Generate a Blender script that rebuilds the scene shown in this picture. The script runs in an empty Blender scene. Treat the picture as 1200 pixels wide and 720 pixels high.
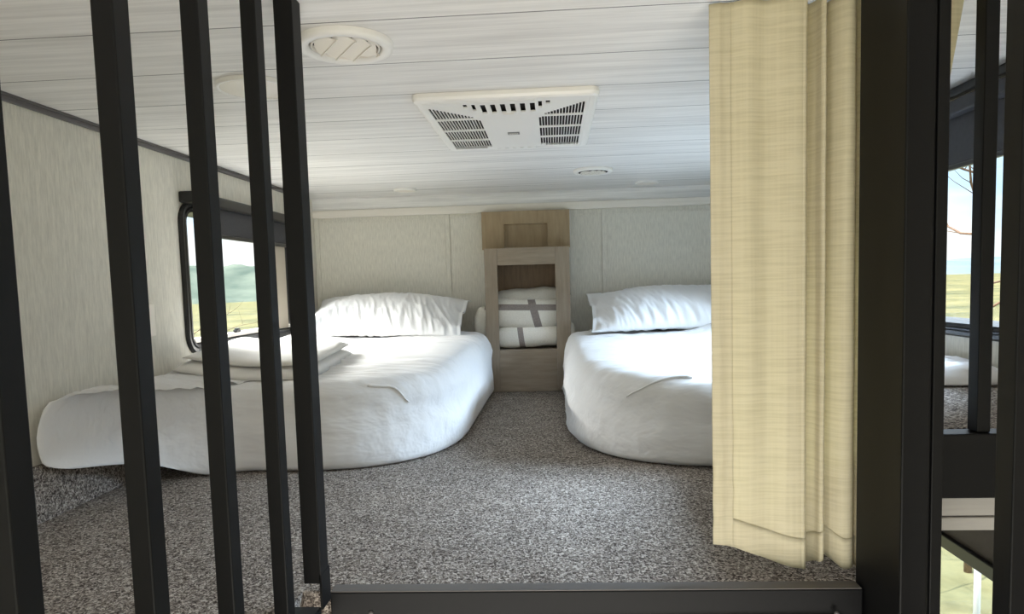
import bpy, bmesh, math, random
from mathutils import Vector, Matrix, noise
random.seed(7)
PI = math.pi
scene = bpy.context.scene
COL = scene.collection

# ------------------------------------------------------------------ camera
cam_d = bpy.data.cameras.new('camera')
cam = bpy.data.objects.new('camera', cam_d)
COL.objects.link(cam)
rt = Vector((0.99778, 0.05984, -0.02918)); up = Vector((0.02450, 0.07750, 0.99669)); fw = Vector((-0.06190, 0.99520, -0.07586))
cam.matrix_world = Matrix(((rt.x, up.x, -fw.x, 0), (rt.y, up.y, -fw.y, 0), (rt.z, up.z, -fw.z, 0.62), (0, 0, 0, 1)))
cam_d.sensor_width = 36; cam_d.lens = 24.0
cam_d.shift_y = 33.4 / 1200
cam_d.clip_start = 0.02; cam_d.clip_end = 3000
scene.camera = cam

# ------------------------------------------------------------------ light and exposure
scene.view_settings.view_transform = 'Standard'
scene.view_settings.look = 'None'
scene.view_settings.exposure = 1.22
scene.view_settings.gamma = 1.0
scene.view_settings.use_curve_mapping = False
SKY = 0.62
ZENITH = 4.0
SUN = 6.0
TOP_FILL = 4.0  # strength of the added overhead fill in the cabin

world = bpy.data.worlds.new('sky'); scene.world = world
world.use_nodes = True
wn, wl = world.node_tree.nodes, world.node_tree.links
wn.clear()
w_out = wn.new('ShaderNodeOutputWorld'); w_bg = wn.new('ShaderNodeBackground')
w_tc = wn.new('ShaderNodeTexCoord'); w_sep = wn.new('ShaderNodeSeparateXYZ')
w_grad = wn.new('ShaderNodeValToRGB'); w_map = wn.new('ShaderNodeMapping'); w_noise = wn.new('ShaderNodeTexNoise')
w_ramp = wn.new('ShaderNodeValToRGB'); w_mix = wn.new('ShaderNodeMixRGB')
wl.new(w_tc.outputs['Generated'], w_sep.inputs[0])
wl.new(w_sep.outputs['Z'], w_grad.inputs[0])
w_grad.color_ramp.elements[0].position = 0.0; w_grad.color_ramp.elements[0].color = (0.55, 0.76, 0.92, 1)
w_grad.color_ramp.elements[1].position = 0.6; w_grad.color_ramp.elements[1].color = (0.22, 0.45, 0.85, 1)
w_map.inputs['Scale'].default_value = (1, 1, 3.5)
wl.new(w_tc.outputs['Generated'], w_map.inputs[0]); wl.new(w_map.outputs[0], w_noise.inputs['Vector'])
w_noise.inputs['Scale'].default_value = 2.6; w_noise.inputs['Detail'].default_value = 6
w_ramp.color_ramp.elements[0].position = 0.40; w_ramp.color_ramp.elements[1].position = 0.58
wl.new(w_noise.outputs[0], w_ramp.inputs[0])
wl.new(w_ramp.outputs[0], w_mix.inputs[0]); wl.new(w_grad.outputs[0], w_mix.inputs[1]); w_mix.inputs[2].default_value = (1, 1, 0.98, 1)
# the sky is brighter overhead than at the horizon
w_zen = wn.new('ShaderNodeMapRange'); w_zen.inputs[1].default_value = 0.05; w_zen.inputs[2].default_value = 0.6; w_zen.inputs[3].default_value = SKY; w_zen.inputs[4].default_value = SKY * ZENITH
wl.new(w_sep.outputs['Z'], w_zen.inputs[0]); wl.new(w_zen.outputs[0], w_bg.inputs[1])
wl.new(w_mix.outputs[0], w_bg.inputs[0])
wl.new(w_bg.outputs[0], w_out.inputs[0])

sun_d = bpy.data.lights.new('sun', 'SUN'); sun_d.energy = SUN; sun_d.angle = 0.01; sun_d.color = (1, 0.95, 0.86)
sun = bpy.data.objects.new('sun', sun_d); COL.objects.link(sun)
sun.rotation_euler = Vector((-0.42, -0.10, 0.9)).to_track_quat('Z', 'Y').to_euler()
sun.location = (-30, -7, 60)

def area(name, loc, target, sx, sy, power, color):
    d = bpy.data.lights.new(name, 'AREA'); d.shape = 'RECTANGLE'; d.size = sx; d.size_y = sy; d.energy = power; d.color = color
    o = bpy.data.objects.new(name, d); COL.objects.link(o); o.location = loc
    o.rotation_euler = (Vector(loc) - Vector(target)).to_track_quat('Z', 'Y').to_euler()
    return o
# added fill lamps outside the windows, hidden by the roof, and in the cabin
area('left_fill', (-3.1, 3.1, 1.85), (-1.2, 3.05, 0.55), 1.7, 1.0, 185.0, (1.0, 0.97, 0.93))
area('right_fill', (3.0, 2.7, 1.82), (0.95, 2.7, 0.60), 1.8, 0.8, 210.0, (0.60, 0.77, 1.0))
area('cabin_up_fill', (0.0, -0.25, -1.0), (0.0, 0.75, 1.15), 2.0, 1.2, 19.0, (1.0, 0.95, 0.88))  # added unseen lamp, brightens the near ceiling from below
area('cabin_top_fill', (0.1, -1.3, 1.10), (0.1, -1.0, -1.2), 1.6, 0.8, TOP_FILL, (1.0, 0.95, 0.86))  # added unseen overhead fill behind the camera

# ------------------------------------------------------------------ materials
def srgb(c):
    return tuple(((v / 255) / 12.92 if v / 255 <= 0.04045 else ((v / 255 + 0.055) / 1.055) ** 2.4) for v in c) + (1,)

def new_mat(name):
    m = bpy.data.materials.new(name); m.use_nodes = True
    nt = m.node_tree
    return m, nt.nodes, nt.links, nt.nodes['Principled BSDF']

def mat(name, col, rough=0.6, metal=0.0, spec=0.5, nscale=None, namt=0.0, bump=0.0, stretch=(1, 1, 1), col2=None):
    m, n, l, b = new_mat(name)
    b.inputs['Base Color'].default_value = srgb(col); b.inputs['Roughness'].default_value = rough
    b.inputs['Metallic'].default_value = metal; b.inputs['Specular IOR Level'].default_value = spec
    if nscale:
        g = n.new('ShaderNodeNewGeometry'); mp = n.new('ShaderNodeMapping'); t = n.new('ShaderNodeTexNoise')
        mp.inputs['Scale'].default_value = stretch
        l.new(g.outputs['Position'], mp.inputs[0]); l.new(mp.outputs[0], t.inputs['Vector'])
        t.inputs['Scale'].default_value = nscale; t.inputs['Detail'].default_value = 5; t.inputs['Roughness'].default_value = 0.6
        r = n.new('ShaderNodeMapRange'); r.inputs[1].default_value = 0.3; r.inputs[2].default_value = 0.7
        l.new(t.outputs[0], r.inputs[0])
        mx = n.new('ShaderNodeMixRGB'); l.new(r.outputs[0], mx.inputs[0])
        c2 = col2 if col2 else tuple(max(0, v - namt) for v in col)
        mx.inputs[1].default_value = srgb(c2); mx.inputs[2].default_value = srgb(col)
        l.new(mx.outputs[0], b.inputs['Base Color'])
        if bump:
            bp = n.new('ShaderNodeBump'); bp.inputs['Strength'].default_value = bump; bp.inputs['Distance'].default_value = 0.002
            l.new(t.outputs[0], bp.inputs['Height']); l.new(bp.outputs[0], b.inputs['Normal'])
    return m

M = {}
M['black'] = mat('black_powder_coat', (9, 9, 10), 0.5, 0.0, 0.22, nscale=60, namt=2)
M['sill_highlight'] = mat('sill_highlight_grey', (92, 88, 85), 0.4, 0.0, 0.5)  # lighter grey paints the light caught by the sill's top edge
M['black_plastic'] = mat('black_plastic', (20, 20, 21), 0.3, 0.0, 0.5)
M['shade'] = mat('charcoal_shade', (52, 52, 56), 0.7, nscale=80, namt=8)
M['grey_trim'] = mat('grey_trim', (96, 92, 92), 0.35, 0.0, 0.5)
M['white_plastic'] = mat('white_plastic', (236, 234, 230), 0.35)
M['cream_plastic'] = mat('cream_plastic', (232, 226, 216), 0.4)
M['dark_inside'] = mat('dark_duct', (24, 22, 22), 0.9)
M['badge'] = mat('grey_badge', (120, 120, 122), 0.4)
M['shaded_wall'] = mat('shaded_brown_wall', (58, 48, 46), 0.6, nscale=20, namt=10)  # brown wall with the shade below the loft put into its colour
M['panel'] = mat('pale_panel', (168, 164, 158), 0.6, nscale=9, namt=10, stretch=(1, 1, 12))
M['wall'] = mat('streaked_wallpaper', (228, 224, 212), 0.75, nscale=150, col2=(204, 200, 189), stretch=(1, 1, 0.14), bump=0.2)
M['trim_white'] = mat('white_washed_trim', (236, 230, 220), 0.5, nscale=22, namt=12, stretch=(0.08, 1, 1.6))
M['wood'] = mat('grey_brown_oak', (156, 142, 124), 0.55, nscale=55, col2=(134, 119, 102), stretch=(1, 1, 0.12), bump=0.12)
M['wood_h'] = mat('grey_brown_oak_rail', (156, 142, 124), 0.55, nscale=55, col2=(134, 119, 102), stretch=(0.12, 1, 1), bump=0.12)
M['wood_tan'] = mat('tan_oak', (164, 144, 114), 0.55, nscale=55, col2=(144, 123, 94), stretch=(1, 1, 0.12), bump=0.12)
M['wood_dark'] = mat('brown_oak_inside', (138, 114, 88), 0.6, nscale=50, col2=(116, 94, 72), stretch=(1, 1, 0.15))
M['tan_jamb'] = mat('tan_window_stile', (176, 166, 150), 0.6)
M['bark'] = mat('bare_bark', (120, 92, 70), 0.8, nscale=30, namt=30)
M['post'] = mat('pale_post', (205, 205, 198), 0.6)

def fabric(name, col, wr=0.5, scale=9.0, stretch=(0.35, 1.6, 1.0), dist=0.006):
    m, n, l, b = new_mat(name)
    b.inputs['Base Color'].default_value = srgb(col); b.inputs['Roughness'].default_value = 0.85
    b.inputs['Specular IOR Level'].default_value = 0.15
    b.inputs['Sheen Weight'].default_value = 0.1
    g = n.new('ShaderNodeNewGeometry'); mp = n.new('ShaderNodeMapping'); t = n.new('ShaderNodeTexNoise')
    mp.inputs['Scale'].default_value = stretch
    l.new(g.outputs['Position'], mp.inputs[0]); l.new(mp.outputs[0], t.inputs['Vector'])
    t.inputs['Scale'].default_value = scale; t.inputs['Detail'].default_value = 3; t.inputs['Distortion'].default_value = 0.15
    bp = n.new('ShaderNodeBump'); bp.inputs['Strength'].default_value = wr; bp.inputs['Distance'].default_value = dist
    l.new(t.outputs[0], bp.inputs['Height']); l.new(bp.outputs[0], b.inputs['Normal'])
    return m
M['sheet'] = fabric('white_fitted_sheet', (226, 224, 222), 0.9, 8.0, (0.3, 2.2, 1.6), 0.013)
M['pillowcase'] = fabric('white_pillowcase', (233, 232, 231), 0.6, 16.0, (1.6, 1.0, 0.5), 0.006)
M['linen'] = fabric('folded_white_linen', (226, 223, 218), 0.5, 9.0, (1, 1, 1), 0.006)

def carpet_mat():
    m, n, l, b = new_mat('speckled_grey_carpet')
    b.inputs['Roughness'].default_value = 0.95; b.inputs['Specular IOR Level'].default_value = 0.05
    g = n.new('ShaderNodeNewGeometry')
    t1 = n.new('ShaderNodeTexNoise'); t1.inputs['Scale'].default_value = 135; t1.inputs['Detail'].default_value = 2
    t1.inputs['Distortion'].default_value = 1.2
    t2 = n.new('ShaderNodeTexNoise'); t2.inputs['Scale'].default_value = 14; t2.inputs['Detail'].default_value = 3
    l.new(g.outputs['Position'], t1.inputs['Vector']); l.new(g.outputs['Position'], t2.inputs['Vector'])
    r = n.new('ShaderNodeValToRGB'); cr = r.color_ramp
    cr.elements[0].position = 0.36; cr.elements[0].color = srgb((70, 63, 58))
    cr.elements[1].position = 0.66; cr.elements[1].color = srgb((200, 190, 179))
    e = cr.elements.new(0.50); e.color = srgb((132, 123, 115))
    ad = n.new('ShaderNodeMath'); ad.operation = 'MULTIPLY_ADD'; ad.inputs[1].default_value = 0.12; ad.inputs[2].default_value = -0.06
    l.new(t2.outputs[0], ad.inputs[0])
    sm = n.new('ShaderNodeMath'); sm.operation = 'ADD'
    l.new(t1.outputs[0], sm.inputs[0]); l.new(ad.outputs[0], sm.inputs[1]); l.new(sm.outputs[0], r.inputs[0])
    l.new(r.outputs[0], b.inputs['Base Color'])
    bp = n.new('ShaderNodeBump'); bp.inputs['Strength'].default_value = 0.9; bp.inputs['Distance'].default_value = 0.006
    l.new(t1.outputs[0], bp.inputs['Height']); l.new(bp.outputs[0], b.inputs['Normal'])
    return m
M['carpet'] = carpet_mat()

def plank_mat():
    m, n, l, b = new_mat('white_washed_planks')
    b.inputs['Roughness'].default_value = 0.5; b.inputs['Specular IOR Level'].default_value = 0.3
    g = n.new('ShaderNodeNewGeometry'); sp = n.new('ShaderNodeSeparateXYZ'); l.new(g.outputs['Position'], sp.inputs[0])
    mp = n.new('ShaderNodeMapping'); mp.inputs['Scale'].default_value = (0.045, 1.0, 1.0)
    t = n.new('ShaderNodeTexNoise'); t.inputs['Scale'].default_value = 42; t.inputs['Detail'].default_value = 6; t.inputs['Roughness'].default_value = 0.65
    l.new(g.outputs['Position'], mp.inputs[0]); l.new(mp.outputs[0], t.inputs['Vector'])
    r = n.new('ShaderNodeValToRGB'); cr = r.color_ramp
    cr.elements[0].position = 0.34; cr.elements[0].color = srgb((212, 210, 207))
    cr.elements[1].position = 0.62; cr.elements[1].color = srgb((236, 234, 231))
    l.new(t.outputs[0], r.inputs[0])
    o = n.new('ShaderNodeMath'); o.operation = 'SUBTRACT'; o.inputs[1].default_value = 0.056
    md = n.new('ShaderNodeMath'); md.operation = 'MODULO'; md.inputs[1].default_value = 0.268
    ab = n.new('ShaderNodeMath'); ab.operation = 'LESS_THAN'; ab.inputs[1].default_value = 0.0042
    ad = n.new('ShaderNodeMath'); ad.operation = 'ADD'; ad.inputs[1].default_value = 2.68
    l.new(sp.outputs['Y'], o.inputs[0]); l.new(o.outputs[0], ad.inputs[0]); l.new(ad.outputs[0], md.inputs[0]); l.new(md.outputs[0], ab.inputs[0])
    mx = n.new('ShaderNodeMixRGB'); l.new(ab.outputs[0], mx.inputs[0]); l.new(r.outputs[0], mx.inputs[1]); mx.inputs[2].default_value = srgb((120, 118, 116))
    l.new(mx.outputs[0], b.inputs['Base Color'])
    bp = n.new('ShaderNodeBump'); bp.inputs['Strength'].default_value = 0.12; bp.inputs['Distance'].default_value = 0.002
    l.new(t.outputs[0], bp.inputs['Height']); l.new(bp.outputs[0], b.inputs['Normal'])
    return m
M['planks'] = plank_mat()

def curtain_mat():
    m, n, l, b = new_mat('cream_slub_curtain')
    g = n.new('ShaderNodeNewGeometry')
    def nz(stretch, s):
        mp = n.new('ShaderNodeMapping'); mp.inputs['Scale'].default_value = stretch
        t = n.new('ShaderNodeTexNoise'); t.inputs['Scale'].default_value = s; t.inputs['Detail'].default_value = 3
        l.new(g.outputs['Position'], mp.inputs[0]); l.new(mp.outputs[0], t.inputs['Vector']); return t
    a = nz((0.045, 0.045, 1), 260); c = nz((1, 1, 0.012), 160)
    ad = n.new('ShaderNodeMath'); ad.operation = 'MULTIPLY_ADD'; ad.inputs[1].default_value = 0.45; l.new(c.outputs[0], ad.inputs[0]); l.new(a.outputs[0], ad.inputs[2])
    mr = n.new('ShaderNodeMapRange'); mr.inputs[1].default_value = 0.5; mr.inputs[2].default_value = 0.85
    l.new(ad.outputs[0], mr.inputs[0])
    mx = n.new('ShaderNodeMixRGB'); l.new(mr.outputs[0], mx.inputs[0])
    mx.inputs[1].default_value = srgb((204, 197, 170)); mx.inputs[2].default_value = srgb((224, 217, 192))
    l.new(mx.outputs[0], b.inputs['Base Color']); b.inputs['Roughness'].default_value = 0.9; b.inputs['Specular IOR Level'].default_value = 0.1
    tr = n.new('ShaderNodeBsdfTranslucent'); tr.inputs[0].default_value = srgb((242, 228, 184))
    ms = n.new('ShaderNodeMixShader'); ms.inputs[0].default_value = 0.3
    l.new(b.outputs[0], ms.inputs[1]); l.new(tr.outputs[0], ms.inputs[2])
    l.new(ms.outputs[0], n['Material Output'].inputs[0])
    bp = n.new('ShaderNodeBump'); bp.inputs['Strength'].default_value = 0.3; bp.inputs['Distance'].default_value = 0.001
    l.new(ad.outputs[0], bp.inputs['Height']); l.new(bp.outputs[0], b.inputs['Normal'])
    return m
M['curtain'] = curtain_mat()

def glass_mat():
    m, n, l, b = new_mat('window_glass')
    tr = n.new('ShaderNodeBsdfTransparent'); tr.inputs[0].default_value = (0.93, 0.95, 0.95, 1)
    gl = n.new('ShaderNodeBsdfGlossy'); gl.inputs['Roughness'].default_value = 0.02
    ms = n.new('ShaderNodeMixShader'); ms.inputs[0].default_value = 0.04; l.new(tr.outputs[0], ms.inputs[1]); l.new(gl.outputs[0], ms.inputs[2])
    l.new(ms.outputs[0], n['Material Output'].inputs[0])
    return m
M['glass'] = glass_mat()

def blanket_mat():
    # cream throw with a grey-brown windowpane check woven in object space
    m, n, l, b = new_mat('checked_throw')
    tc = n.new('ShaderNodeTexCoord'); sp = n.new('ShaderNodeSeparateXYZ'); l.new(tc.outputs['Object'], sp.inputs[0])
    t = n.new('ShaderNodeTexNoise'); t.inputs['Scale'].default_value = 150; t.inputs['Detail'].default_value = 4; l.new(tc.outputs['Object'], t.inputs['Vector'])
    def band(sock, centre, half):
        s = n.new('ShaderNodeMath'); s.operation = 'SUBTRACT'; s.inputs[1].default_value = centre; l.new(sock, s.inputs[0])
        a = n.new('ShaderNodeMath'); a.operation = 'ABSOLUTE'; l.new(s.outputs[0], a.inputs[0])
        c = n.new('ShaderNodeMath'); c.operation = 'LESS_THAN'; c.inputs[1].default_value = half; l.new(a.outputs[0], c.inputs[0]); return c
    return m, n, l, b, sp, t, band
def blanket_variant(name, bands, dim=0):
    m, n, l, b, sp, t, band = blanket_mat(); m.name = name
    b.inputs['Roughness'].default_value = 0.95; b.inputs['Specular IOR Level'].default_value = 0.05
    acc = None
    for axis, c, h, k in bands:
        sock = sp.outputs[axis]
        if k:
            # a woven stripe that leans with the fold
            mul = n.new('ShaderNodeMath'); mul.operation = 'MULTIPLY_ADD'; mul.inputs[1].default_value = k
            l.new(sp.outputs['Z' if axis == 'X' else 'X'], mul.inputs[0]); l.new(sock, mul.inputs[2]); sock = mul.outputs[0]
        x = band(sock, c, h)
        if acc is None: acc = x
        else:
            mxm = n.new('ShaderNodeMath'); mxm.operation = 'MAXIMUM'; l.new(acc.outputs[0], mxm.inputs[0]); l.new(x.outputs[0], mxm.inputs[1]); acc = mxm
    base = n.new('ShaderNodeMixRGB'); base.inputs[1].default_value = srgb((214 - dim, 208 - dim, 196 - dim)); base.inputs[2].default_value = srgb((240 - dim, 236 - dim, 226 - dim))
    l.new(t.outputs[0], base.inputs[0])
    st = n.new('ShaderNodeMixRGB'); st.inputs[1].default_value = srgb((118, 108, 104)); st.inputs[2].default_value = srgb((166, 156, 150))
    l.new(t.outputs[0], st.inputs[0])
    if acc is not None:
        mx = n.new('ShaderNodeMixRGB'); l.new(acc.outputs[0], mx.inputs[0]); l.new(base.outputs[0], mx.inputs[1]); l.new(st.outputs[0], mx.inputs[2])
        l.new(mx.outputs[0], b.inputs['Base Color'])
    else:
        l.new(base.outputs[0], b.inputs['Base Color'])
    bp = n.new('ShaderNodeBump'); bp.inputs['Strength'].default_value = 0.5; bp.inputs['Distance'].default_value = 0.003
    l.new(t.outputs[0], bp.inputs['Height']); l.new(bp.outputs[0], b.inputs['Normal'])
    return m

def meadow_mat():
    m, n, l, b = new_mat('dry_meadow')
    g = n.new('ShaderNodeNewGeometry')
    t1 = n.new('ShaderNodeTexNoise'); t1.inputs['Scale'].default_value = 0.12; t1.inputs['Detail'].default_value = 10; t1.inputs['Roughness'].default_value = 0.7
    t2 = n.new('ShaderNodeTexNoise'); t2.inputs['Scale'].default_value = 3.0; t2.inputs['Detail'].default_value = 6
    l.new(g.outputs['Position'], t1.inputs['Vector']); l.new(g.outputs['Position'], t2.inputs['Vector'])
    r = n.new('ShaderNodeValToRGB'); cr = r.color_ramp
    cr.elements[0].position = 0.38; cr.elements[0].color = srgb((84, 86, 66))
    cr.elements[1].position = 0.58; cr.elements[1].color = srgb((124, 117, 84))
    l.new(t1.outputs[0], r.inputs[0])
    mx = n.new('ShaderNodeMixRGB'); mx.blend_type = 'MULTIPLY'; mx.inputs[0].default_value = 0.55
    l.new(r.outputs[0], mx.inputs[1])
    r2 = n.new('ShaderNodeValToRGB'); r2.color_ramp.elements[0].position = 0.3; r2.color_ramp.elements[0].color = (0.35, 0.35, 0.3, 1); r2.color_ramp.elements[1].position = 0.6
    l.new(t2.outputs[0], r2.inputs[0]); l.new(r2.outputs[0], mx.inputs[2])
    l.new(mx.outputs[0], b.inputs['Base Color']); b.inputs['Roughness'].default_value = 1.0; b.inputs['Specular IOR Level'].default_value = 0
    return m
M['meadow'] = meadow_mat()
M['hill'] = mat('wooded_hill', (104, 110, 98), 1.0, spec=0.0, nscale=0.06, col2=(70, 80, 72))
M['hill_far'] = mat('hazy_hill', (112, 122, 124), 1.0, spec=0.0, nscale=0.03, col2=(90, 102, 106))  # distance haze is mixed into this base colour

# ------------------------------------------------------------------ helpers
def obj(name, bm, m, parent=None, smooth=False):
    me = bpy.data.meshes.new(name)
    bmesh.ops.recalc_face_normals(bm, faces=bm.faces[:])
    bm.to_mesh(me); bm.free()
    if m: me.materials.append(m)
    if smooth:
        for p in me.polygons: p.use_smooth = True
    o = bpy.data.objects.new(name, me); COL.objects.link(o)
    if parent is not None:
        o.parent = parent
        if parent.type == 'EMPTY' or True:
            o.matrix_parent_inverse = parent.matrix_basis.inverted()
    return o

def thing(name, label, cat, loc=(0, 0, 0), group=None):
    o = bpy.data.objects.new(name, None); COL.objects.link(o)
    o.location = loc; o.empty_display_size = 0.05
    tag(o, label, cat, group); return o

def tag(o, label, cat, group=None):
    o['label'] = label; o['category'] = cat
    if group: o['group'] = group
    return o

def struct(name, bm, m, parent=None, label=None):
    o = obj(name, bm, m, parent)
    if parent is None:
        o['kind'] = 'structure'
        if label: o['label'] = label
    return o

def box(bm, x0, x1, y0, y1, z0, z1, bev=0.0, seg=2):
    r = bmesh.ops.create_cube(bm, size=1.0)
    vs = r['verts']
    for v in vs:
        v.co = Vector(((x0 + x1) / 2 + v.co.x * (x1 - x0), (y0 + y1) / 2 + v.co.y * (y1 - y0), (z0 + z1) / 2 + v.co.z * (z1 - z0)))
    if bev > 0:
        es = list({e for v in vs for e in v.link_edges})
        bmesh.ops.bevel(bm, geom=es, offset=bev, segments=seg, profile=0.5, affect='EDGES')
    return bm

def B(*args, **kw):
    return box(bmesh.new(), *args, **kw)

def tube(bm, pts, r, seg=8, r2=None, cap=True):
    pts = [Vector(p) for p in pts]; rings = []
    for i, p in enumerate(pts):
        d = (pts[min(i + 1, len(pts) - 1)] - pts[max(i - 1, 0)]).normalized()
        a = d.cross(Vector((0, 0, 1)));
        if a.length < 1e-3: a = d.cross(Vector((0, 1, 0)))
        a.normalize(); c = d.cross(a).normalized()
        rr = r if r2 is None else r + (r2 - r) * i / (len(pts) - 1)
        rings.append([bm.verts.new(p + rr * (math.cos(2 * PI * k / seg) * a + math.sin(2 * PI * k / seg) * c)) for k in range(seg)])
    for i in range(len(rings) - 1):
        for k in range(seg):
            bm.faces.new((rings[i][k], rings[i][(k + 1) % seg], rings[i + 1][(k + 1) % seg], rings[i + 1][k]))
    if cap:
        bm.faces.new(rings[0]); bm.faces.new(list(reversed(rings[-1])))
    return bm

def lathe(bm, cx, cy, prof, seg=48, close=True):
    # prof: list of (radius, z); radius 0 ends in a pole
    rings = []
    for r, z in prof:
        if r < 1e-6: rings.append([bm.verts.new((cx, cy, z))])
        else: rings.append([bm.verts.new((cx + r * math.cos(2 * PI * k / seg), cy + r * math.sin(2 * PI * k / seg), z)) for k in range(seg)])
    for a, b in zip(rings, rings[1:]):
        for k in range(seg):
            k2 = (k + 1) % seg
            if len(a) == 1 and len(b) == 1: continue
            if len(a) == 1: bm.faces.new((a[0], b[k2], b[k]))
            elif len(b) == 1: bm.faces.new((a[k], a[k2], b[0]))
            else: bm.faces.new((a[k], a[k2], b[k2], b[k]))
    return bm

def prism(bm, poly, z0, z1):
    lo = [bm.verts.new((x, y, z0)) for x, y in poly]; hi = [bm.verts.new((x, y, z1)) for x, y in poly]
    bm.faces.new(list(reversed(lo))); bm.faces.new(hi)
    for i in range(len(poly)):
        j = (i + 1) % len(poly); bm.faces.new((lo[i], lo[j], hi[j], hi[i]))
    return bm

def bevel_mod(o, w=0.003, seg=2):
    md = o.modifiers.new('bevel', 'BEVEL'); md.width = w; md.segments = seg; md.limit_method = 'ANGLE'
    return o

def smoothstep(a, b, x):
    t = max(0.0, min(1.0, (x - a) / (b - a))); return t * t * (3 - 2 * t)

def fbm(p, s, o=3):
    v = 0; a = 1; t = 0
    for i in range(o):
        v += a * noise.noise(Vector(p) * s); t += a; a *= 0.5; s *= 2
    return v / t

# ------------------------------------------------------------------ the room
XL, XR, YB, ZC = -1.43, 1.205, 4.08, 1.156
# loft floor: carpeted slab, notched in front where the ladder comes up
bm = bmesh.new()
prism(bm, [(XL, 0.15), (-0.53, 0.15), (-0.53, 1.335), (0.585, 1.365), (0.70, 1.37), (0.70, 2.50), (XR, 2.50), (XR, YB), (XL, YB)], -0.09, 0.0)
struct('floor', bm, M['carpet'], label='speckled grey carpet floor of the loft')
struct('baseboard_left', B(XL, XL + 0.014, 0.15, 2.7, 0.0, 0.16, bev=0.004), M['carpet'], label='carpet turned up along the foot of the left wall')
# raised carpeted ledge by the right wall
bm = bmesh.new(); box(bm, 0.70, XR, 1.375, 2.05, 0.13, 0.31, bev=0.01); box(bm, 0.70, 0.72, 1.375, 2.50, -0.09, 0.20)
struct('trim_2', bm, M['carpet'], label='raised carpeted ledge behind the right railing')

struct('ceiling', B(XL - 0.05, XR + 0.05, -2.2, YB + 0.05, ZC, ZC + 0.05), M['planks'], label='white washed plank ceiling')

def wall_with_hole(name, x0, x1, y0, y1, z0, z1, hy0, hy1, hz0, hz1, m, label):
    bm = bmesh.new()
    box(bm, x0, x1, y0, hy0, z0, z1); box(bm, x0, x1, hy1, y1, z0, z1)
    box(bm, x0, x1, hy0, hy1, z0, hz0); box(bm, x0, x1, hy0, hy1, hz1, z1)
    return struct(name, bm, m, label=label)
WL = (2.60, 3.66, 0.405, 0.945)
WR = (1.80, 3.30, 0.455, 0.985)
wall_with_hole('wall_left', XL - 0.06, XL, -2.2, YB, -1.3, ZC, *WL, M['wall'], 'grey streaked wallpaper wall on the left')
wall_with_hole('wall_right', XR, XR + 0.06, -2.2, YB, -0.06, ZC, *WR, M['wall'], 'grey streaked wallpaper wall on the right')
wall_with_hole('wall_lower', XR, XR + 0.06, -2.2, 4.0, -1.3, -0.06, 0.9, 3.0, -1.15, -0.235, M['shaded_wall'], 'dark lower cabin wall below the loft on the right')
struct('wall_back', B(XL - 0.06, XR + 0.06, YB, YB + 0.06, -0.09, ZC), M['wall'], label='grey streaked wallpaper wall behind the beds')
# the cabin the picture is taken from: floor, back wall with an open door
struct('floor_cabin', B(XL - 0.05, XR + 0.05, -2.2, 4.0, -1.36, -1.30), M['panel'], label='cabin floor below the loft')

# soffit boards at the back wall
bm = B(XL, XR, YB - 0.018, YB, 1.088, ZC)
struct('trim_3', bm, M['planks'], label='white washed board above the back wall')
bm = B(XL, XR, YB - 0.026, YB, 1.043, 1.088, bev=0.003)
struct('trim_4', bm, M['trim_white'], label='pale moulding along the top of the back wall')
# battens on the back wall
for i, (x0, x1, z0) in enumerate(((-0.634, -0.606, 0.02), (0.293, 0.322, 0.02), (-1.428, -1.400, 0.02))):
    struct('trim_%d' % (5 + i), B(x0, x1, YB - 0.010, YB, z0, 1.042, bev=0.0015), M['wall'], label='thin vertical batten on the back wall')
struct('trim_8', B(XL + 0.03, -0.41, YB - 0.005, YB - 0.0005, 1.016, 1.026), M['wall'], label='thin strip along the top of the back wall, left')
struct('trim_9', B(0.11, XR, YB - 0.005, YB - 0.0005, 1.010, 1.020), M['wall'], label='thin strip along the top of the back wall, right')
# grey corner mouldings under the ceiling
bm = bmesh.new(); box(bm, XL, XL + 0.012, -0.5, YB - 0.3, ZC - 0.020, ZC, bev=0.004); box(bm, XL, XL + 0.022, -0.5, YB - 0.3, ZC - 0.0055, ZC, bev=0.002)
struct('trim_10', bm, M['grey_trim'], label='grey moulding between left wall and ceiling')
struct('trim_11', B(XR - 0.02, XR, -0.5, YB - 0.04, ZC - 0.028, ZC, bev=0.004), M['black_plastic'], label='dark moulding between right wall and ceiling')

# ------------------------------------------------------------------ windows
def rounded_rect(y0, y1, z0, z1, r, n=8):
    pts = []
    for cy, cz, a0 in ((y1 - r, z1 - r, 0), (y0 + r, z1 - r, 90), (y0 + r, z0 + r, 180), (y1 - r, z0 + r, 270)):
        for k in range(n + 1):
            a = math.radians(a0 + 90 * k / n); pts.append((cy + r * math.cos(a), cz + r * math.sin(a)))
    return pts
def ring_frame(bm, x, sgn, y0, y1, z0, z1, r, prof):
    # prof: list of (inset from the outer edge, height off the wall)
    loops = []
    for ins, h in prof:
        loops.append([bm.verts.new((x + sgn * h, y, z)) for y, z in rounded_rect(y0 + ins, y1 - ins, z0 + ins, z1 - ins, max(r - ins, 0.01))])
    n = len(loops[0])
    for a, b in zip(loops, loops[1:]):
        for k in range(n): bm.faces.new((a[k], a[(k + 1) % n], b[(k + 1) % n], b[k]))
    return bm
PROF = [(0.0, -0.001), (0.0, 0.010), (0.006, 0.016), (0.016, 0.016), (0.020, 0.010), (0.024, 0.010), (0.028, 0.015), (0.040, 0.013), (0.044, -0.02), (0.050, -0.045)]
bm = ring_frame(bmesh.new(), XL, 1, 2.562, 3.70, 0.372, 0.978, 0.085, PROF)
win1 = struct('window_1', bm, M['black_plastic'], label='black rounded window frame in the left wall')
for p in win1.data.polygons: p.use_smooth = False
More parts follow.
